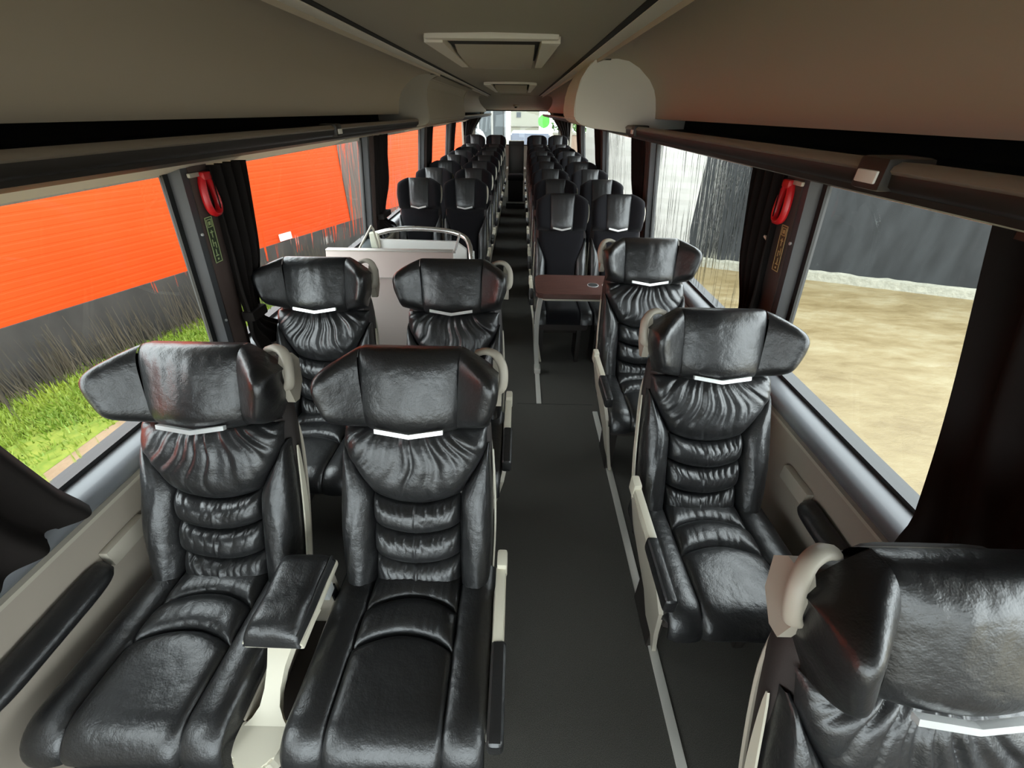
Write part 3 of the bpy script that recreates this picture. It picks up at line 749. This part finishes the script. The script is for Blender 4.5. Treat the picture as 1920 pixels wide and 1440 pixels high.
mk('screen_pane', [(x, y, z) for x in (-.02, -.012) for (y, z) in ((0, .70), (.70, .70), (.62, .99), (.50, 1.0), (.08, .87))], [(0, 1, 2, 3, 4), (9, 8, 7, 6, 5)] + [(i, (i + 1) % 5, 5 + (i + 1) % 5, 5 + i) for i in range(5)], 'glc', ds, False)
tube('screen_rim', [(-.016, 0, .70), (-.016, .08, .87), (-.016, .50, 1.0), (-.016, .62, .99), (-.016, .70, .70)], .008, 'creamd', ds, nseg=6, smooth=2)
box('screen_post', (-.035, -.02, 0), (.0, .02, .70), 'creamd', ds); box('screen_post', (-.035, .68, 0), (.0, .72, .70), 'creamd', ds)

# ------------------------------------------------------------------ curtains
def curtain(s, ya, yb, label, tie=.95, seed=0, lean=0., group='dark window curtains', ztop=1.572, zbot=.78, flare=.12, pl=7, dep=.075):
    t = empty('window_curtain', (0, ya, 0)); tag(t, label, 'curtain', group)
    w = yb - ya; R = random.Random(seed); ph = R.uniform(0, 6)
    def shape(u, v):
        z = ztop + (zbot - ztop) * v
        if tie: k = 1 - .55 * math.exp(-((z - tie) / .14) ** 2) + flare * sst(tie - .02, zbot, z)
        else: k = 1
        y = w * (.0 if tie else 0) + u * w * k + (lean * (z - zbot) if lean else 0)
        d = dep + .03 * sst(.9, .8, z) + dep * .27 * math.sin(u * pl * 6.283 + ph) * (1 if not tie else .6 + .4 * k) + .008 * math.sin(u * 23 + z * 6)
        if tie: d += .02 * math.exp(-((z - tie) / .1) ** 2) 
        return (s * (gx(z) - d), y, z)
    patch('curtain_cloth', shape, 90, 26, 'curtain', t)
    if tie:
        bm = bmesh.new(); x = s * (gx(tie) - .10); bmbox(bm, (x - .025, -.006, tie - .022), (x + .030, w * .47, tie + .022), .01); bmo('tie_band', bm, 'curtain', t)
    else: box('curtain_rod', (min(s * 1.05, s * 1.08), -.02, ztop - .02), (max(s * 1.05, s * 1.08), w + abs(lean) * .8, ztop), 'dark', t)
    return t
nmL = {1: 'beside the red hammer', 3: 'at the second pillar', 5: 'at the third pillar', 7: 'at the fourth pillar'}
curtain(1, .22, .68, 'wide black curtain drawn at the window beside the seat farthest from the table', None, 3, lean=.235, pl=4)
curtain(-1, .20, .765, 'wide black curtain drawn at the window beside the front seat pair', None, 5, lean=-.20, zbot=.80, pl=5)
for i, py in enumerate(PIL[1:]):
    for s in (1, -1):
        big = i == 0
        curtain(s, py + PW - .03, py + PW + (.20 if big else .46), 'tied dark curtain %s on the %s windows' % (['beside the red hammer', 'at the second pillar', 'at the third pillar', 'at the fourth pillar'][i], 'yard side' if s > 0 else 'grass side'),
                tie=.98, seed=i * 3 + s, flare=.5 if big else .3, pl=4 if big else 6, dep=.075 if big else .05)
for s in (1, -1):
    t = empty('rear_curtain', (s * .80, Y1 - .06, 0)); tag(t, 'dark curtain tied back at the rear window, %s side' % ('yard' if s > 0 else 'grass'), 'curtain', 'rear window curtains')
    def rc(u, v):
        z = 1.72 - .62 * v; k = 1 - .55 * sst(0, .75, v) + .25 * sst(.75, 1, v)
        return (s * (.40 - u * .40 * k - .0) , -.02 * math.sin(u * 30) + .0, z)
    patch('curtain_cloth', rc, 50, 16, 'curtain', t)
    box('tie_band', (min(s * .20, s * .39), -.035, 1.24), (max(s * .20, s * .39), .02, 1.28), 'curtain', t, .008)

# ------------------------------------------------------------------ hammers, stickers, hook
def hammer(s, label):
    y = PIL[1] + .095; z = 1.49; x = gx(z) - .066
    t = empty('emergency_hammer', (s * x, y, z)); tag(t, label, 'hammer', 'red emergency hammers')
    tube('hammer_handle', [(-s * .012, a, b) for a, b in ((0, .055), (.020, .03), (.030, -.03), (.022, -.065), (0, -.075), (-.022, -.065), (-.030, -.03), (-.020, .03))], .012, 'red', t, closed=True, nseg=8, flat=1.2)
    box('hammer_head', (min(-s * .002, -s * .03), -.022, .040), (max(-s * .002, -s * .03), .022, .066), 'red', t, .006)
    box('holder', (min(0, s * .012), -.012, .03), (max(0, s * .012), .012, .08), 'creamd', t, .003)
    box('holder_arm', (min(-s * .002, -s * .014), -.07, .052), (max(-s * .002, -s * .014), -.012, .066), 'creamd', t, .003)
    return t
hammer(-1, 'dark red emergency hammer on the pillar of the grass side')
hammer(1, 'bright red emergency hammer on the pillar of the yard side')
def sticker(s, label, mb, ml):
    y = PIL[1] + .072; zc = 1.32
    t = empty('pillar_sticker', (0, y, zc)); tag(t, label, 'sticker')
    def X(z, d): return s * (gx(zc + z) - .0625 - d)
    def q(name, y0, y1, z0, z1, d, m):
        return mk(name, [(X(z, dd), yy, z) for dd in (0, d) for yy, z in ((y0, z0), (y1, z0), (y1, z1), (y0, z1))], [(0, 1, 2, 3), (7, 6, 5, 4), (0, 4, 5, 1), (1, 5, 6, 2), (2, 6, 7, 3), (3, 7, 4, 0)], m, t, False)
    q('sticker_face', -.021, .021, -.085, .085, .0015, mb)
    for (a, b, c, d) in ((-.021, -.018, -.085, .085), (.018, .021, -.085, .085), (-.021, .021, .082, .085), (-.021, .021, -.085, -.082)): q('sticker_border', a, b, c, d, .0025, ml)
    # pictograms: hammer panel, arrow, window strokes
    q('pictogram', -.014, .014, .074, .077, .0025, ml); q('pictogram', -.014, .014, .048, .051, .0025, ml); q('pictogram', -.014, -.011, .048, .077, .0025, ml); q('pictogram', .011, .014, .048, .077, .0025, ml); q('pictogram', -.006, .006, .056, .069, .0025, ml)
    q('pictogram', -.002, .002, .010, .038, .0025, ml); q('pictogram', -.009, .009, .028, .032, .0025, ml)
    q('pictogram', -.010, -.006, -.022, .004, .0025, ml); q('pictogram', .004, .008, -.030, -.008, .0025, ml); q('pictogram', -.010, .008, -.012, -.009, .0025, ml); q('pictogram', -.004, .000, -.055, -.034, .0025, ml); q('pictogram', -.010, .008, -.060, -.056, .0025, ml); q('pictogram', -.004, .004, -.075, -.068, .0025, ml)
sticker(-1, 'narrow dark sticker with green outline under the hammer, grass side', 'sticker', 'stickl')
sticker(1, 'narrow tan outlined sticker under the hammer, yard side', 'stickt', 'sticky')
hk = empty('curtain_hook', (gx(1.38) - .066, PIL[1] + .135, 1.38)); tag(hk, 'cream curved curtain hook beside the bright red hammer', 'hook')
tube('hook_arc', [(0, .02, .06), (-.012, .045, .03), (-.014, .05, .0), (-.012, .03, -.035), (0, 0, -.05)], .006, 'cream', hk, nseg=6)

# ================================================================== OUTSIDE
G = -1.30
gr = mk('ground', [(-60, -40, G), (60, -40, G), (60, 80, G), (-60, 80, G)], [(0, 1, 2, 3)], 'yard', None, False); struct(gr, 'wet sandy yard around the bus')
# orange building: local x along the wall, local y towards its back
ow = empty('orange_building', (-6.25, 4.10, G)); tag(ow, 'long orange clad building with a dark plinth along the grass', 'building')
ow.rotation_euler.z = math.atan2(.941, .338)
LA, LB = -9.0, 13.0
V = []; F = []; n = 0; z = .80; H_ = 4.2
zs = []
while z < H_:
    zs += [(z, 0), (z + .055, .0), (z + .065, .0016), (z + .085, .0016), (z + .095, 0)]; z += .10
for zz_, d in zs: V += [(LA, d, zz_), (6.7, d, zz_)]
for i in range(len(zs) - 1): F.append((2 * i, 2 * i + 1, 2 * i + 3, 2 * i + 2))
mk('ribbed_cladding', V, F, 'orange', ow, False)
V = [(8.0 if x == LA else LB, y, z) for (x, y, z) in V]
mk('ribbed_cladding', V, F, 'orange', ow, False)
box('core_wall', (LA, .02, 0), (LB, .3, H_), 'plinth', ow)
box('plinth', (LA, -.03, 0), (LB, .02, .80), 'plinth', ow)
box('sheet_gate', (6.7, -.02, .5), (8.0, .03, H_), 'doorb', ow)
box('roof_edge', (LA, -.15, H_), (LB, .35, H_ + .15), 'doorb', ow)
# notice on the plinth edge
nb = box('notice_plate', (4.55, -.036, .82), (4.85, -.02, .95), 'white', ow)
sd_ = mk('sand_strip', [(-5.6, -20, G + .002), (-1.35, -20, G + .002), (-1.35, 14, G + .002), (-2.9, 14, G + .002), (-4.6, 3.5, G + .002)], [(0, 1, 2, 3, 4)], 'sand', None, False); tag(sd_, 'pale dry sand strip between the bus and the grass', 'sand', kind='stuff')  # sand shows along the grass; unseen rest added to bounce daylight into the bus
# grass strip between the building and the bus
gs = mk('grass_verge', [(-10.0, -8, G + .004), (-5.1, -8, G + .004), (-4.55, 3.5, G + .004), (-3.3, 9.5, G + .004), (-2.6, 13, G + .004), (-3.3, 13, G + .004), (-6.3, 4.1, G + .004), (-10.5, -8, G + .004)], [tuple(range(8))], 'soil', None, False)
tag(gs, 'bright green grass strip along the orange building', 'grass', kind='stuff')
R = random.Random(5); V = []; F = []
wx, wy = .338, .941
for i in range(46000):
    l = R.uniform(-3.5, 9.0) if R.random() < .8 else R.uniform(-7, 9.5); d = R.uniform(.03, 1.85)
    if l > 5: d *= max(.3, 1 - (l - 5) * .12)
    if d > 1.45 + .25 * math.sin(l * 3) and R.random() < .8: continue
    x = -6.25 + wx * l + wy * d; y = 4.10 + wy * l - wx * d
    h = R.uniform(.03, .10); a = R.uniform(0, 6.28); w = R.uniform(.006, .014); b = len(V); lx, ly = R.uniform(-.04, .04), R.uniform(-.04, .04)
    V += [(x - w * math.cos(a), y - w * math.sin(a), G), (x + w * math.cos(a), y + w * math.sin(a), G), (x + lx, y + ly, G + h)]; F.append((b, b + 1, b + 2))
tag(mk('grass_blades', V, F, 'grassm', None, False), 'short bright green grass blades before the orange building', 'grass', kind='stuff')
V = []; F = []
for i in range(1700):
    l = R.uniform(-4, 5.5); d = abs(R.gauss(.0, .16)) + .05
    x = -6.25 + wx * l + wy * d; y = 4.10 + wy * l - wx * d; h = R.uniform(.15, .75) * (1 if R.random() < .5 else .6); w = R.uniform(.003, .007); b = len(V); lx, ly = R.uniform(-.08, .08), R.uniform(-.08, .08)
    V += [(x - w * wx, y - w * wy, G), (x + w * wx, y + w * wy, G), (x + lx + w * wx * .6, y + ly + w * wy * .6, G + h), (x + lx - w * wx * .6, y + ly - w * wy * .6, G + h)]; F.append((b, b + 1, b + 2, b + 3))
tag(mk('dry_weeds', V, F, 'weed', None, False), 'thin dry brown weeds standing along the dark plinth', 'weeds', kind='stuff')
# black and white wall across the yard
bw = empty('yard_wall', (4.645, 9.82, G)); tag(bw, 'tall wall painted black with a white ribbed section and pale kerb', 'wall')
bw.rotation_euler.z = math.atan2(-.368, .930)
box('black_panel', (-.62, .02, .15), (12, .25, 4.6), 'blackw', bw)
zs = [(z * .115 + .15, (.0 if z % 2 else .004)) for z in range(38)]
V = []; F = []
for zz_, d in zs: V += [(-3.3, d, zz_), (-.62, d, zz_)]
for i in range(len(zs) - 1): F.append((2 * i, 2 * i + 1, 2 * i + 3, 2 * i + 2))
mk('white_ribbed_panel', V, F, 'whitew', bw, False); box('white_core', (-3.3, .02, 0), (-.62, .25, 4.6), 'whitew', bw)
V = []; F = []; Rk = random.Random(3); N = 90
for i in range(N + 1):
    x = -3.4 + 15.4 * i / N; j = Rk.uniform(-.02, .02)
    V += [(x, -.10 + j, 0), (x, -.075 + j, .16 + j * .6), (x, .05, .20 + j)]
for i in range(N): F += [(3 * i, 3 * i + 3, 3 * i + 4, 3 * i + 1), (3 * i + 1, 3 * i + 4, 3 * i + 5, 3 * i + 2)]
mk('kerb', V, F, 'kerb', bw, True, 40)
# behind the rear window
def vehicle(x, y, rz, label, mbody, l=4.4, w=1.9, h=2.1, cargo=None):
    t = empty('parked_van', (x, y, G)); t.rotation_euler.z = rz; tag(t, label, 'van')
    prism('body', [(-l / 2, .35), (l / 2, .35), (l / 2, 1.0), (l / 2 - .25, 1.15), (l / 2 - 1.0, h * .98), (l / 2 - 1.2, h), (-l / 2, h)], -w / 2, w / 2, mbody, t, axis='y', bev=.05)
    for s in (-1, 1):
        prism('side_window', [(l / 2 - 1.75, 1.15), (l / 2 - .55, 1.15), (l / 2 - 1.02, h * .88), (l / 2 - 1.75, h * .88)], s * w / 2 - .015, s * w / 2 + .015, 'vglass', t, axis='y')
        for xx in (-l / 2 + .8, l / 2 - .8):
            bm = bmesh.new(); bmesh.ops.create_cone(bm, cap_ends=True, segments=18, radius1=.34, radius2=.34, depth=.22); bmesh.ops.rotate(bm, verts=bm.verts, cent=(0, 0, 0), matrix=Matrix.Rotation(PI / 2, 3, 'X')); bmesh.ops.translate(bm, verts=bm.verts, vec=(xx, s * (w / 2 - .1), .34)); bmo('wheel', bm, 'tyre', t)
    return t
vehicle(-2.35, 18.2, .0, 'white van parked behind the bus, seen through the rear window', 'van', l=3.8, h=2.46)
vehicle(.45, 20.5, PI / 2, 'pale blue van standing end on behind the bus', 'bluep', h=2.34, w=1.5)
hb = empty('pale_building', (.2, 30, G)); tag(hb, 'pale cream house with a small dark window beyond the vans', 'building')
box('house_wall', (-.75, 0, 0), (1.0, 5, 4.6), 'pale2', hb); box('house_window', (-.40, -.03, 2.72), (-.13, .02, 3.0), 'vglass', hb)
box('house_ledge', (-.78, -.08, 2.25), (1.03, .02, 2.33), 'kerb', hb)
prism('house_roof', [(-1.0, 4.6), (1.3, 4.6), (.15, 6.0)], -.3, 5.3, 'brick', hb, axis='y')
gb = empty('grey_hall', (-6.0, 32, G)); tag(gb, 'grey metal clad hall far behind the bus', 'building')
box('hall_wall', (-6, 0, 0), (4.9, 6, 5.2), 'greyh', gb); box('hall_roof', (-6.2, -.2, 5.2), (5.0, 6.2, 5.5), 'whitew', gb)
for i in range(12): box('wall_rib', (-6 + i * .92, -.06, 0), (-5.86 + i * .92, 0, 5.2), 'whitew', gb)
pl = empty('lamp_post', (-.5, 24, G)); tag(pl, 'thin grey post behind the bus', 'post')
tube('post_shaft', [(0, 0, 0), (0, 0, 3), (0, 0, 6.5)], .06, 'steel', pl, smooth=2); box('post_head', (-.15, -.5, 6.45), (.15, .1, 6.58), 'steel', pl, .02)
gsn = empty('green_round_sign', (1.33, 26.5, G)); tag(gsn, 'bright green round sign on a post, seen through the rear window', 'sign')
bm = bmesh.new(); bmesh.ops.create_cone(bm, cap_ends=True, segments=24, radius1=.32, radius2=.32, depth=.05); bmesh.ops.rotate(bm, verts=bm.verts, cent=(0, 0, 0), matrix=Matrix.Rotation(PI / 2, 3, 'X')); bmesh.ops.translate(bm, verts=bm.verts, vec=(0, 0, 2.60)); bmo('sign_disc', bm, 'gsign', gsn)
tube('sign_post', [(0, .06, 0), (0, .06, 1.5), (0, .06, 2.9)], .035, 'steel', gsn, smooth=2)
bl = empty('low_brick_wall', (3.4, 23.5, G)); tag(bl, 'low tan wall behind the bus on the yard side', 'wall')
box('wall_body', (-1.7, 0, 0), (6, .3, 2.1), 'brick', bl); box('wall_cap', (-1.75, -.04, 2.1), (6.05, .34, 2.2), 'kerb', bl)
def tree(x, y, h, r, label, seed):
    t = empty('tree', (x, y, G)); tag(t, label, 'tree', 'trees far behind the bus')
    tube('trunk', [(0, 0, 0), (.1, 0, h * .4), (.05, .1, h * .75)], .16, 'bark', t, r2=.06)
    R2 = random.Random(seed); V = []; F = []
    for i in range(1500):
        while True:
            p = Vector((R2.uniform(-1, 1), R2.uniform(-1, 1), R2.uniform(-1, 1)))
            if .3 < p.length < 1: break
        c = Vector((p.x * r, p.y * r, h * .72 + p.z * r * 1.1)); a = Vector((R2.gauss(0, 1), R2.gauss(0, 1), R2.gauss(0, 1))).normalized() * .16; b_ = a.orthogonal().normalized() * .09; k = len(V)
        V += [c - a, c + b_, c + a, c - b_]; F.append((k, k + 1, k + 2, k + 3))
    mk('crown', V, F, 'foliage', t, False)
tree(3.9, 31, 4.6, 2.2, 'leafy green tree beyond the green sign', 1); tree(8.6, 30, 5.0, 2.4, 'leafy green tree beyond the low tan wall', 2)
